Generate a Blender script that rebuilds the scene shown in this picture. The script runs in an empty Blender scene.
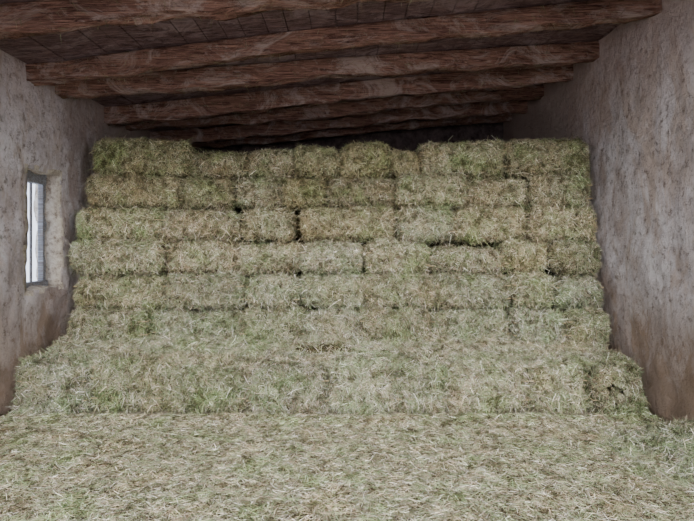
import bpy, math, numpy as np
from mathutils import Vector, noise
rng=np.random.default_rng(11)
F=545.0; CX=347.0; HY=240.0; EYE=1.6
XL=-3.08; XR=2.78; YB=9.9; YF=1.4

# ---------------------------------------------------------------- helpers
def new_mat(name):
    m=bpy.data.materials.new(name); m.use_nodes=True
    nt=m.node_tree; b=nt.nodes['Principled BSDF']
    b.inputs['Specular IOR Level'].default_value=0.15
    b.inputs['Roughness'].default_value=0.9
    return m,nt,b
def N(nt,t,**kw):
    n=nt.nodes.new(t)
    for k,v in kw.items():
        if k in n.inputs: n.inputs[k].default_value=v
        else: setattr(n,k,v)
    return n
def ramp(nt,stops):
    r=nt.nodes.new('ShaderNodeValToRGB')
    e=r.color_ramp.elements
    e[0].position=stops[0][0]; e[0].color=(*stops[0][1],1)
    e[1].position=stops[-1][0]; e[1].color=(*stops[-1][1],1)
    for p,c in stops[1:-1]:
        x=e.new(p); x.color=(*c,1)
    return r
def mix(nt,a,b,f,mode='MIX'):
    m=nt.nodes.new('ShaderNodeMix'); m.data_type='RGBA'; m.blend_type=mode
    for s,v in ((0,f),(6,a),(7,b)):
        if hasattr(v,'is_output'): nt.links.new(v,m.inputs[s])
        elif s==0: m.inputs[0].default_value=v
        else: m.inputs[s].default_value=(*v,1)
    return m.outputs[2]
def nz(nt,coord,scale,detail=6,rough=0.6,sc=None,dist=0.0):
    if sc:
        mp=nt.nodes.new('ShaderNodeMapping'); mp.inputs['Scale'].default_value=sc
        nt.links.new(coord,mp.inputs['Vector']); coord=mp.outputs[0]
    n=N(nt,'ShaderNodeTexNoise',Scale=scale,Detail=detail,Roughness=rough,Distortion=dist)
    nt.links.new(coord,n.inputs['Vector'])
    return n.outputs['Fac']
def bump(nt,b,h,st,dist):
    bp=N(nt,'ShaderNodeBump',Strength=st,Distance=dist)
    nt.links.new(h,bp.inputs['Height']); nt.links.new(bp.outputs[0],b.inputs['Normal'])

def mat_hay_core():
    m,nt,b=new_mat('hay_core')
    g=N(nt,'ShaderNodeNewGeometry').outputs['Position']
    a=N(nt,'ShaderNodeAttribute',attribute_name='Col').outputs['Color']
    f1=nz(nt,g,60,5,.7,(1,1,2.2),1.5); f2=nz(nt,g,75,5,.7,(2.4,1,1),2.0)
    r1=ramp(nt,[(.38,(.03,.025,.02)),(.5,(.16,.14,.10)),(.7,(.6,.56,.45))]); nt.links.new(f1,r1.inputs[0])
    r2=ramp(nt,[(.3,(.25,.22,.17)),(.65,(1,1,.95))]); nt.links.new(f2,r2.inputs[0])
    c=mix(nt,r1.outputs[0],r2.outputs[0],1.0,'MULTIPLY')
    c=mix(nt,a,c,1.0,'MULTIPLY')
    nt.links.new(c,b.inputs['Base Color'])
    bump(nt,b,f1,.8,.02); return m
def mat_strand():
    m,nt,b=new_mat('hay_strand')
    g=N(nt,'ShaderNodeNewGeometry').outputs['Position']
    a=N(nt,'ShaderNodeAttribute',attribute_name='Col').outputs['Color']
    f=nz(nt,g,2.6,5,.65)
    r=ramp(nt,[(.36,(1.03,.97,.88)),(.5,(1,1,1)),(.64,(.82,.96,.74))]); nt.links.new(f,r.inputs[0])
    c=mix(nt,a,r.outputs[0],1.0,'MULTIPLY')
    f3=nz(nt,g,9,5,.75); r3=ramp(nt,[(.37,(.36,.34,.29)),(.49,(.88,.88,.86)),(.65,(1.15,1.15,1.15))]); nt.links.new(f3,r3.inputs[0])
    c=mix(nt,c,r3.outputs[0],1.0,'MULTIPLY')
    nt.links.new(c,b.inputs['Base Color'])
    b.inputs['Roughness'].default_value=.7
    return m
def mat_plaster(name,warm,gain=1.0):
    m,nt,b=new_mat(name)
    g=N(nt,'ShaderNodeNewGeometry').outputs['Position']
    f=nz(nt,g,1.6,9,.72,None,.8)
    G=lambda c:tuple(min(.93,x*gain) for x in c)
    r=ramp(nt,[(.30,G((.42,.36,.35))),(.42,G((.64,.58,.60))),(.54,G((.79,.75,.79))),(.72,G((.87,.85,.87)))]); nt.links.new(f,r.inputs[0])
    f2=nz(nt,g,2.4,9,.75,(1,1,.4),1.2)
    r2=ramp(nt,[(.49,(0,0,0)),(.60,(.9,.9,.9))]); nt.links.new(f2,r2.inputs[0])
    c=mix(nt,r.outputs[0],warm,r2.outputs[0])
    f3=nz(nt,g,11,9,.8)
    r3=ramp(nt,[(.38,(.42,.38,.35)),(.47,(.96,.95,.95)),(.7,(1.12,1.12,1.12))]); nt.links.new(f3,r3.inputs[0])
    c=mix(nt,c,r3.outputs[0],1.0,'MULTIPLY')
    sx=N(nt,'ShaderNodeSeparateXYZ'); nt.links.new(g,sx.inputs[0])
    def stain(c,noi,k,src,lo,hi,v0,v1,col):
        ad=N(nt,'ShaderNodeMath',operation='MULTIPLY_ADD'); nt.links.new(noi,ad.inputs[0]); ad.inputs[1].default_value=k
        nt.links.new(src,ad.inputs[2])
        mr=N(nt,'ShaderNodeMapRange'); nt.links.new(ad.outputs[0],mr.inputs[0]); mr.inputs[1].default_value=lo; mr.inputs[2].default_value=hi
        mr.inputs[3].default_value=v0; mr.inputs[4].default_value=v1
        return mix(nt,c,col,mr.outputs[0])
    c=stain(c,f2,3.6,sx.outputs[2],2.2,3.0,.9,0,(.34,.24,.17))      # rising damp
    c=stain(c,f,2.4,sx.outputs[2],3.8,4.9,0,.7,(.46,.31,.27))       # browner towards the wall top
    fy=nz(nt,g,3.5,8,.75,(1,1,.5),1.0)
    c=stain(c,fy,5.0,sx.outputs[1],8.1,9.2,0,.75,(.42,.31,.26))       # grime rubbed on by the hay
    nt.links.new(c,b.inputs['Base Color'])
    fb=nz(nt,g,12,10,.75); bump(nt,b,fb,1.0,.06)
    return m
def mat_wood(name,dark,light,dust=(.42,.31,.28),dl=.5):
    m,nt,b=new_mat(name)
    g=N(nt,'ShaderNodeNewGeometry').outputs['Position']
    f=nz(nt,g,6,9,.8,(.3,4,6),1.6)
    r=ramp(nt,[(.38,dark),(.5,tuple((d+l)/2 for d,l in zip(dark,light))),(.60,light)]); nt.links.new(f,r.inputs[0])
    f2=nz(nt,g,3.5,7,.8,(.6,1,1),1.0); r2=ramp(nt,[(dl,(0,0,0)),(dl+.12,(.85,.85,.85))]); nt.links.new(f2,r2.inputs[0])
    c=mix(nt,r.outputs[0],dust,r2.outputs[0])
    nt.links.new(c,b.inputs['Base Color']); bump(nt,b,f,1.0,.05)
    return m
M_CORE=mat_hay_core(); M_STR=mat_strand()
M_WL=mat_plaster('plaster_left',(.60,.50,.45),1.08); M_WR=mat_plaster('plaster_right',(.60,.50,.46))
m,nt,b=new_mat('shaded_plaster')  # back wall plaster, colour darkened to paint in the shade behind the stack
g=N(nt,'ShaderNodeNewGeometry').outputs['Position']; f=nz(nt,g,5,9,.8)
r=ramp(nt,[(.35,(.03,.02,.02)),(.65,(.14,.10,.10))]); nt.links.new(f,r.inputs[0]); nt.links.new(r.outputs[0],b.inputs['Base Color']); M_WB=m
m,nt,b=new_mat('lit_cream_reveal')  # cream plaster, whitened further to paint in light that misses the reveal
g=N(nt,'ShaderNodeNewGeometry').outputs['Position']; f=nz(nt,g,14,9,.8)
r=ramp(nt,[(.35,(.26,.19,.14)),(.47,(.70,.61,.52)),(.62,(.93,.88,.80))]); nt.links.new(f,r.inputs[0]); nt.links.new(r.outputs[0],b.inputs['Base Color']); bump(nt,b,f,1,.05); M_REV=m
M_BEAM=mat_wood('beam_wood',(.06,.022,.02),(.48,.26,.20),(.55,.42,.38),.49)
M_BOARD=mat_wood('roof_board',(.05,.028,.03),(.33,.21,.21),(.38,.28,.29),.48)
M_FR=mat_wood('window_wood',(.25,.22,.22),(.62,.66,.74),(.50,.45,.42))
m,nt,b=new_mat('twine'); b.inputs['Base Color'].default_value=(.45,.36,.22,1)
g=N(nt,'ShaderNodeNewGeometry').outputs['Position']; f=nz(nt,g,200); bump(nt,b,f,.5,.003); M_TW=m
m,nt,b=new_mat('window_glass'); b.inputs['Roughness'].default_value=.02
b.inputs['Base Color'].default_value=(.80,.87,1,1)
b.inputs['Transmission Weight'].default_value=1; b.inputs['IOR'].default_value=1.02; M_GL=m
m,nt,b=new_mat('chaff_floor')
g=N(nt,'ShaderNodeNewGeometry').outputs['Position']
f=nz(nt,g,30,8,.75,None,1.5); r=ramp(nt,[(.3,(.12,.10,.08)),(.5,(.32,.29,.22)),(.68,(.5,.47,.38))]); nt.links.new(f,r.inputs[0])
nt.links.new(r.outputs[0],b.inputs['Base Color']); bump(nt,b,f,.8,.02); M_FL=m

class MB:
    def __init__(s): s.v=[];s.q=[];s.m=[];s.c=[];s.s=[];s.n=0
    def add(s,v,q,mi,col,smooth):
        v=np.asarray(v,float); q=np.asarray(q,int)
        s.v.append(v); s.q.append(q+s.n); s.m.append(np.full(len(q),mi)); s.s.append(np.full(len(q),smooth))
        c=np.ones((len(v),4)); c[:,:3]=col; s.c.append(c); s.n+=len(v)
    def build(s,name,mats,parent=None,clip=False,ymax=None,ymin=None):
        v=np.concatenate(s.v);q=np.concatenate(s.q);c=np.concatenate(s.c)
        if clip: v[:,0]=np.clip(v[:,0],XL+.012,XR-.03); v[:,2]=np.maximum(v[:,2],.002)
        if ymax: v[:,1]=np.minimum(v[:,1],ymax)
        if ymin: v[:,1]=np.maximum(v[:,1],ymin)
        me=bpy.data.meshes.new(name)
        me.vertices.add(len(v)); me.vertices.foreach_set('co',v.astype('f').ravel())
        me.loops.add(len(q)*4); me.loops.foreach_set('vertex_index',q.astype('i').ravel())
        me.polygons.add(len(q)); me.polygons.foreach_set('loop_start',np.arange(0,len(q)*4,4,dtype='i'))
        for mm in mats: me.materials.append(mm)
        me.polygons.foreach_set('material_index',np.concatenate(s.m).astype('i'))
        me.polygons.foreach_set('use_smooth',np.concatenate(s.s).astype(bool))
        me.update(calc_edges=True)
        at=me.color_attributes.new('Col','FLOAT_COLOR','POINT'); at.data.foreach_set('color',c.astype('f').ravel())
        ob=bpy.data.objects.new(name,me); bpy.context.collection.objects.link(ob)
        if parent: ob.parent=parent
        return ob
def empty(name):
    e=bpy.data.objects.new(name,None); bpy.context.collection.objects.link(e); return e
def nrm(a): return a/np.maximum(np.linalg.norm(a,axis=1,keepdims=True),1e-9)

PAL=np.array([(.46,.38,.24),(.58,.51,.34),(.33,.27,.17),(.35,.38,.20),(.26,.32,.17),(.82,.78,.61),(.10,.08,.05)])
def colours(n,green):
    w=np.array([.25,.20,.20,.11,.04,.09,.15]); w=w*np.array([1-min(green,2)*.4,1-min(green,2)*.15,1-min(green,2)*.35,1+green*2.6,1+green*3.6,1+green*.5,1]); w=np.maximum(w,.01); w/=w.sum()
    c=PAL[rng.choice(len(PAL),n,p=w)]*rng.uniform(.55,1.25,(n,1))
    c[:,2]*=1+.20*min(green,1.2); return c
def strands(mb,P,Nn,L,W,lift,col,down=0.15,mi=1):
    n=len(P)
    T=nrm(np.cross(Nn,rng.normal(size=(n,3))))
    D=nrm(T+Nn*rng.uniform(-.15,1,(n,1))**3*lift); 
    Ln=rng.uniform(L[0],L[1],(n,1)); 
    D2=nrm(D+rng.normal(size=(n,3))*.35+np.array([0,0,-down]))
    p0=P-D*Ln*.25+Nn*rng.uniform(0,.012,(n,1)); p1=p0+D*Ln*.5; p2=p1+D2*Ln*.5
    S=nrm(np.cross(D,Nn+rng.normal(size=(n,3))*.7)); w=rng.uniform(W[0],W[1],(n,1))/2
    V=np.stack([p0-S*w,p0+S*w,p1-S*w,p1+S*w,p2-S*w*.5,p2+S*w*.5],1).reshape(-1,3)
    i=np.arange(n)[:,None]*6
    Q=np.concatenate([i+np.array([[0,1,3,2]]),i+np.array([[2,3,5,4]])],0)
    mb.add(V,Q,mi,np.repeat(col,6,0),False)
def sample(v,q,density,wfn=None):
    a,b_,c,d=v[q[:,0]],v[q[:,1]],v[q[:,2]],v[q[:,3]]
    nn=np.cross(c-a,d-b_); ar=np.linalg.norm(nn,axis=1)/2; nn=nrm(nn)
    w=ar.copy()
    if wfn is not None: w=w*wfn(nn,(a+c)/2)
    n=int(w.sum()*density)
    if n==0: return np.zeros((0,3)),np.zeros((0,3))
    k=rng.choice(len(q),n,p=w/w.sum()); s=rng.random((n,1)); t=rng.random((n,1))
    P=(a[k]*(1-s)+b_[k]*s)*(1-t)+(d[k]*(1-s)+c[k]*s)*t
    return P,nn[k]
def boxsurf(lo,hi,step):
    lo=np.array(lo);hi=np.array(hi);sz=hi-lo; V=[];Q=[];n=0
    for ax in range(3):
        u,w=[(1,2),(2,0),(0,1)][ax]
        nu=max(2,int(sz[u]/step))+1; nw=max(2,int(sz[w]/step))+1
        for side in (0,1):
            U,Wg=np.meshgrid(np.linspace(lo[u],hi[u],nu),np.linspace(lo[w],hi[w],nw),indexing='ij')
            p=np.zeros((nu*nw,3)); p[:,u]=U.ravel(); p[:,w]=Wg.ravel(); p[:,ax]=hi[ax] if side else lo[ax]
            i,j=np.meshgrid(np.arange(nu-1),np.arange(nw-1),indexing='ij'); a=(i*nw+j).ravel()
            q=np.stack([a,a+nw,a+nw+1,a+1],1)
            if not side: q=q[:,::-1]
            V.append(p);Q.append(q+n);n+=len(p)
    return np.concatenate(V),np.concatenate(Q)
def bale_mesh(lo,hi,step,r,amp,seed,long_axis=0,rot=(0,0)):
    v,q=boxsurf(lo,hi,step); lo=np.array(lo);hi=np.array(hi); r=min(r,(hi-lo).min()*.45)
    core=np.clip(v,lo+r,hi-r); d=nrm(v-core); out=core+d*r
    h=np.zeros(len(v))
    for i,p in enumerate(out):
        P=Vector(p)+Vector((seed*3.1,seed*1.7,0))
        h[i]=noise.noise(P*3.2)*2.4+noise.noise(P*9)*1.8+noise.noise(P*25)*1.1
    t=out[:,long_axis]
    h+=np.sin(t*2*math.pi/.11+seed)*.35
    tz=(out[:,2]-lo[2])/(hi[2]-lo[2])
    for zz in (.3,.7): h-=.7*np.exp(-((tz-zz)/.05)**2)
    out=out+d*(h[:,None]*amp)
    c=(lo+hi)/2; rel=(out-c)/((hi-lo)/2)
    out[:,1]-=.05*(1-rel[:,0]**4).clip(0)*(1-rel[:,2]**4).clip(0)*(rel[:,1]<0)
    a,b_=rot; o=out-c
    ca,sa=math.cos(a),math.sin(a); o=np.stack([o[:,0]*ca-o[:,1]*sa,o[:,0]*sa+o[:,1]*ca,o[:,2]],1)
    cb,sb=math.cos(b_),math.sin(b_); o=np.stack([o[:,0]*cb-o[:,2]*sb,o[:,1],o[:,0]*sb+o[:,2]*cb],1)
    return o+c,q

# ---------------------------------------------------------------- hay bale stack
stack=empty('hay_bale_stack')
heights=[.36,.37,.36,.37,.36,.37]      # six rows above the base layer, bottom first
z=.50; ROW=[]
deps=[5.82,5.88,5.95,6.04,6.12,6.20]
for h in heights: ROW.append((z,z+h)); z+=h
cuts=[
 [72,150,240,305,360,430,510,562,620],
 [72,165,245,300,365,435,510,552,608],
 [73,165,235,300,363,-4,367,430,505,552,603],
 [79,162,240,293,-12,299,398,453,530,600],
 [85,178,234,280,326,398,466,530,596],
 [94,190,248,295,340,388,420,508,594]]
topadj={5:[.05,-.08,-.05,-.03,.02,-.05,.04,.05]}
def face_w(nn,c): return np.clip(-nn[:,1],0,1)**1.1+np.clip(nn[:,2],0,1)*.45+np.clip(np.abs(nn[:,0]),0,1)*.25
def make_bale(lo,hi,green,seed,dens,fluff=1.0,twine=True,step=.035,wob=1.0):
    mb=MB(); rot=(rng.uniform(-.09,.09)*wob,rng.uniform(-.035,.035)*wob)
    v,q=bale_mesh(lo,hi,step,.10,.014*fluff,seed,0,rot)
    tint=np.array([1,1,1])*rng.uniform(.82,1.12)*np.array([1+rng.uniform(-.03,.03),1,1-rng.uniform(-.04,.07)])
    mb.add(v,q,0,np.array([.56,.49,.34])*tint*(1-green*.08),True)
    if dens:
        P,Nn=sample(v,q,dens,face_w)
        strands(mb,P,Nn,(.03,.10),(.0022,.0055),.55*fluff,colours(len(P),green)*tint)
        P,Nn=sample(v,q,dens*.045*fluff,face_w)
        strands(mb,P,Nn,(.06,.19),(.003,.006),1.5*fluff,colours(len(P),green)*tint*1.1,down=.7)
    if twine:
        for zz in (.3,.7):
            zc=lo[2]+(hi[2]-lo[2])*zz; r=.004; e=.004
            pts=[(lo[0]+e,lo[1]+e),(hi[0]-e,lo[1]+e),(hi[0]-e,hi[1]-e),(lo[0]+e,hi[1]-e)]
            V=[];Q=[]
            for k,(x,y) in enumerate(pts):
                sx=1 if x>(lo[0]+hi[0])/2 else -1; sy=1 if y>(lo[1]+hi[1])/2 else -1
                V+=[(x,y,zc-r),(x+sx*r,y+sy*r,zc),(x,y,zc+r),(x-sx*r,y-sy*r,zc)]
            for k in range(4):
                for j in range(4): Q.append((k*4+j,((k+1)%4)*4+j,((k+1)%4)*4+(j+1)%4,k*4+(j+1)%4))
            mb.add(V,Q,2,(1,1,1),False)
    return mb.build('hay_bale',[M_CORE,M_STR,M_TW],stack,clip=bool(dens>1000),ymin=4.86 if dens>1000 else None)
seed=1
for r in range(6):
    z0,z1=ROW[r]; d=deps[r]; edges=[]; pos=cuts[r]; j=0
    while j<len(pos)-1:
        if pos[j+1]<0: j+=2; continue
        edges.append((pos[j],pos[j+1])); j+=1
    for n_,(a,b_) in enumerate(edges):
        xa=(a-CX)/F*d; xb=(b_-CX)/F*d
        dy=rng.uniform(-.09,.08)
        if r==3 and a==299: dy=.14
        if r==3 and a==240: dy=-.05
        if r==4 and a in(280,326): dy=.12
        if r==2 and a==430: dy=.05
        if r==0 and a>=500: dy=-.14
        if r==1 and a>=500: dy=-.09
        ta=topadj.get(r,[0]*20)[n_] if r in topadj else rng.uniform(-.03,.02)
        green=max(0,[1.5,1.3,.95,.6,.4,.28][r]+rng.uniform(-.3,.35))
        zt=z1+ta-.014
        if r==2 and a==430: zt-=.06
        rx=XR-.05 if r<3 else XR-.04
        make_bale((max(xa+.008+rng.uniform(-.01,.01),XL+.05),d+dy,z0+rng.uniform(-.008,.012)),(min(xb-.008,rx),d+dy+.46,zt),green,seed,16000,[1.35,1.25,1.1,1.1,1,1.1][r]); seed+=1
for rank,(d,cs) in enumerate([(4.99,[5,88,162,246,330,395,446,530,590,640]),(5.46,[40,120,205,290,370,450,535,628])]):
    for a,b_ in zip(cs[:-1],cs[1:]):
        xa=(a-CX)/F*d; xb=(b_-CX)/F*d
        make_bale((max(xa+.01,XL+.06),d+rng.uniform(-.05,.03),0.004),(min(xb-.01,XR-.06),d+.45,.47+rng.uniform(-.04,.02)),rng.uniform(1.0,2.0),seed,16000 if rank==0 else 3000,1.5,wob=.7); seed+=1
rk=[]
for t in range(3):
    ob=make_bale((0,0,0),(.93,.46,.35),.3,seed,700,1,True,.07,0); seed+=1
    rk.append(ob.data); bpy.data.objects.remove(ob)
for layer in range(7):
    zb=.02 if layer==0 else ROW[layer-1][0]+.004
    d0=5.98 if layer==0 else deps[layer-1]+.58
    if layer==4: d0+=.12
    nr=int((9.75-d0)/.48)
    for a in range(nr):
        for k in range(6):
            ob=bpy.data.objects.new('hay_bale',rk[(a+k+layer)%3]); bpy.context.collection.objects.link(ob)
            ob.parent=stack; ob.location=(XL+.08+k*.935+ (a%2)*.02,d0+a*.48,zb)
            if layer==0: ob.scale=(1,1,1.32)

# ---------------------------------------------------------------- loose hay
def smooth(x): x=np.clip(x,0,1); return x*x*(3-2*x)
def hf(mb,x0,x1,y0,y1,fn,step,dens,green,col=(.50,.44,.31),L=(.04,.13),W=(.002,.005),lift=.7,gain=1.0,rough=.04):
    nx=int((x1-x0)/step)+1; ny=int((y1-y0)/step)+1
    X,Y=np.meshgrid(np.linspace(x0,x1,nx),np.linspace(y0,y1,ny),indexing='ij')
    Z=fn(X,Y)
    nn=np.array([noise.noise(Vector((x*3,y*3,0)))*.5+noise.noise(Vector((x*9,y*9,3)))*.4+noise.noise(Vector((x*25,y*25,3)))*.2 for x,y in zip(X.ravel(),Y.ravel())]).reshape(X.shape)
    Z=Z+nn*rough
    v=np.stack([X.ravel(),Y.ravel(),Z.ravel()],1)
    i,j=np.meshgrid(np.arange(nx-1),np.arange(ny-1),indexing='ij'); a=(i*ny+j).ravel()
    q=np.stack([a,a+ny,a+ny+1,a+1],1)
    mb.add(v,q,0,np.array(col)*gain,True)
    P,Nn=sample(v,q,dens)
    strands(mb,P,Nn,L,W,lift,colours(len(P),green)*gain,down=.1)
mb=MB()
hf(mb,XL+.06,2.62,5.04,5.86,lambda X,Y:.46+.11*smooth((Y-5.35)/.5)-.05*smooth((5.12-Y)/.08),.04,14000,1.3,gain=1.18,rough=.06)
hf(mb,XL+.05,-2.5,4.9,5.2,lambda X,Y:.02+(.42*smooth((Y-4.88)/.28))*smooth((-2.5-X)/.5),.04,14000,2.8)
hf(mb,2.35,XR-.05,4.9,5.3,lambda X,Y:.02+(.40*smooth((Y-4.88)/.35))*smooth((X-2.3)/.4),.04,14000,1.5)
mb.build('loose_top_hay',[M_CORE,M_STR],stack,clip=True,ymin=4.86)
mb=MB()
hf(mb,2.0,XR-.05,3.5,4.5,lambda X,Y:.01+.18*smooth((X-2.15)/.5)*smooth((4.5-Y)/.3)*smooth((Y-3.5)/.3),.04,14000,3.4,gain=1.08)
hf(mb,XL+.03,XR-.03,2.3,4.86,lambda X,Y:.012+.03*smooth((Y-4.6)/.26),.05,13000,1.0,(.62,.57,.45),(.02,.085),(.0018,.004),.35,1.3,.03)
mb.build('loose_hay',[M_CORE,M_STR],clip=True,ymax=4.86)

# ---------------------------------------------------------------- shell
def box_obj(name,lo,hi,mat,parent=None,bev=0):
    me=bpy.data.meshes.new(name); v=[(x,y,z) for x in(lo[0],hi[0]) for y in(lo[1],hi[1]) for z in(lo[2],hi[2])]
    me.from_pydata(v,[],[(0,1,3,2),(4,6,7,5),(0,4,5,1),(2,3,7,6),(0,2,6,4),(1,5,7,3)]); me.update(); me.materials.append(mat)
    ob=bpy.data.objects.new(name,me); bpy.context.collection.objects.link(ob)
    if bev: md=ob.modifiers.new('b','BEVEL'); md.width=bev; md.segments=2
    if parent: ob.parent=parent
    return ob
box_obj('floor',(XL-.5,-6,-.2),(XR+.5,YB+.4,0),M_FL)
def roofz(x): return 3.32+(x-XL)/(XR-XL)*.50
WY0,WY1,WZ0,WZ1=5.35,5.95,1.10,2.30
def wall(name,x,sgn,mat,hole,thick=.4,y0=YF,y1=YB+.3):
    st=.05
    ys=[y0+i*st for i in range(int((y1-y0)/st)+1)]; zs=[i*st for i in range(int((roofz(x)+.15)/st)+1)]
    V=[];Q=[]
    for y in ys:
        for z in zs:
            p=Vector((x,y,z))
            dx=noise.noise(p*1.3)*.03+noise.noise(p*5)*.014+noise.noise(p*14)*.008
            V.append((x+dx+sgn*.04,y,z))
    nz_=len(zs)
    M=[]
    for i in range(len(ys)-1):
        for j in range(nz_-1):
            yc=(ys[i]+ys[i+1])/2; zc=(zs[j]+zs[j+1])/2
            if hole and WY0<yc<WY1 and WZ0<zc<WZ1: continue
            a=i*nz_+j; f=(a,a+nz_,a+nz_+1,a+1)
            Q.append(f if sgn<0 else f[::-1])
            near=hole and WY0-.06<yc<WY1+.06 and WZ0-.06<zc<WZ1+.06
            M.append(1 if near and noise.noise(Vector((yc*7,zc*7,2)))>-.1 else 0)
    used=sorted({i for f in Q for i in f}); mp={o:n for n,o in enumerate(used)}
    me=bpy.data.meshes.new(name); me.from_pydata([V[i] for i in used],[],[[mp[i] for i in f] for f in Q]); me.update()
    if hole:
        for v in me.vertices:
            y,z_=v.co.y,v.co.z
            if WY0-.06<y<WY1+.06 and WZ0-.06<z_<WZ1+.06:
                v.co.y+=noise.noise(v.co*9)*.03; v.co.z+=noise.noise(v.co*9+Vector((5,5,5)))*.03
                v.co.x-=.012
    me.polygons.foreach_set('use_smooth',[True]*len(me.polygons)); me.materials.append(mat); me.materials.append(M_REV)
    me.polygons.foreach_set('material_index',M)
    ob=bpy.data.objects.new(name,me); bpy.context.collection.objects.link(ob)
    md=ob.modifiers.new('thick','SOLIDIFY'); md.thickness=thick; md.offset=-1
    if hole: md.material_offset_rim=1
    return ob
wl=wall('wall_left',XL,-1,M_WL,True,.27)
wr=wall('wall_right',XR,1,M_WR,False)
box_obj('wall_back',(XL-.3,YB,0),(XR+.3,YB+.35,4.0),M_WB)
mb=MB(); x=XL-.25
while x<XR+.3:
    w=rng.uniform(.17,.24); xb=x+w-.006
    o=rng.uniform(0,.012)
    y0=2.4+rng.uniform(-.03,.03)
    za,zb=roofz(x)+o,roofz(xb)+o
    v=[(x,y0,za),(xb,y0,zb),(xb,YB+.3,zb),(x,YB+.3,za),(x,y0,za+.03),(xb,y0,zb+.03),(xb,YB+.3,zb+.03),(x,YB+.3,za+.03)]
    mb.add(v,[(0,3,2,1),(4,5,6,7),(0,1,5,4),(1,2,6,5),(2,3,7,6),(3,0,4,7)],0,(1,1,1),False); x+=w
xa,xb=XL-.3,XR+.35  # unseen backing slab over the boards, added to keep light from leaking in
za,zb=roofz(xa)+.06,roofz(xb)+.06
v=[(xa,2.4,za),(xb,2.4,zb),(xb,YB+.3,zb),(xa,YB+.3,za),(xa,2.4,za+.06),(xb,2.4,zb+.06),(xb,YB+.3,zb+.06),(xa,YB+.3,za+.06)]
mb.add(v,[(0,3,2,1),(4,5,6,7),(0,1,5,4),(1,2,6,5),(2,3,7,6),(3,0,4,7)],0,(1,1,1),False)
mb.build('ceiling',[M_BOARD])
for k,(yb,tilt) in enumerate([(3.2,.1),(4.1,-.2),(5.15,-.5),(6.0,.25),(6.95,-.2),(7.8,.2),(8.6,-.1),(9.35,0)]):
    hw=rng.uniform(.05,.08); hh=rng.uniform(.15,.22); nseg=110; ns=24
    ph=rng.uniform(0,6)
    V=[]
    for i in range(nseg+1):
        t=i/nseg; x=XL-.12+t*(XR-XL+.24)
        cy=yb+tilt*(t-.5)+.06*math.sin(t*4+ph)+.04*noise.noise(Vector((x*2,k*5,0))); cz=roofz(x)-hh/2-.004
        sag=-.03*math.sin(math.pi*t)+.018*math.sin(t*9+ph)+.035*noise.noise(Vector((x*2.5,k*3,9)))
        for j in range(ns):
            a=2*math.pi*(j+.5)/ns; c,s=math.cos(a),math.sin(a)
            ex=.18; px=math.copysign(abs(c)**ex,c)*hw; pz=math.copysign(abs(s)**ex,s)*hh/2
            nn=noise.noise(Vector((x*1.5,c+k*7,s)))*.25+noise.noise(Vector((x*4,c*4+k*7,s*4)))*.25+noise.noise(Vector((x*14,c*6+k*7,s*6)))*.14
            V.append((x,cy+px*(1+nn),cz+(pz*(1+nn) if pz<0 else pz)+ (sag if pz<0 else 0)))
    Q=[(i*ns+j,i*ns+(j+1)%ns,(i+1)*ns+(j+1)%ns,(i+1)*ns+j) for i in range(nseg) for j in range(ns)]
    mb=MB(); mb.add(V,Q,0,(1,1,1),True)
    P,Nn=sample(np.array(V),np.array(Q),150,lambda n_,c_:(n_[:,2]<.3)*1.0)
    strands(mb,P,Nn,(.04,.13),(.0015,.0035),.7,colours(len(P),0)*.7,down=1.2)
    mb.build('roof_beam',[M_BEAM,M_STR])
# window: weathered timber frame set near the outside face of the wall
win=empty('window_1'); wx=XL-.23
y0,y1,z0,z1=WY0-.02,WY1+.03,WZ0-.02,WZ1+.02; t=.05
box_obj('jamb_near',(wx-.04,y0,z0),(wx+.02,y0+t,z1),M_FR,win,.004)
box_obj('jamb_far',(wx-.04,y1-t-.03,z0),(wx+.02,y1,z1),M_FR,win,.004)
box_obj('sill',(wx-.04,y0+t,z0),(wx+.06,y1-t,z0+t+.03),M_FR,win,.004)
box_obj('head',(wx-.04,y0+t,z1-t-.07),(wx+.04,y1-t,z1),M_FR,win,.004)
box_obj('mullion',(wx-.02,5.71,z0+t),(wx+.0,5.735,z1-t),M_FR,win,.004)
box_obj('pane',(wx-.02,y0+t,z0+t),(wx-.016,y1-t,z1-t),M_GL,win)

# ---------------------------------------------------------------- light, world, camera
w=bpy.data.worlds.new('World'); bpy.context.scene.world=w; w.use_nodes=True
bg=w.node_tree.nodes['Background']; bg.inputs[0].default_value=(.95,.96,1.0,1); bg.inputs[1].default_value=3.1
def sun(name,el,az,st,ang,col):
    l=bpy.data.lights.new(name,'SUN'); l.energy=st; l.angle=math.radians(ang); l.color=col
    o=bpy.data.objects.new(name,l); bpy.context.collection.objects.link(o)
    o.rotation_euler=(math.radians(90-el),0,math.radians(az)); return o
sun('sun',21,0,4.4,22,(1,.96,.88))
cam=bpy.data.cameras.new('camera'); co=bpy.data.objects.new('camera',cam); bpy.context.collection.objects.link(co)
co.location=(0,0,EYE); co.rotation_euler=(math.radians(90),0,0)
cam.sensor_width=36; cam.lens=36*F/694; cam.shift_y=-(260.5-HY)/694
bpy.context.scene.camera=co
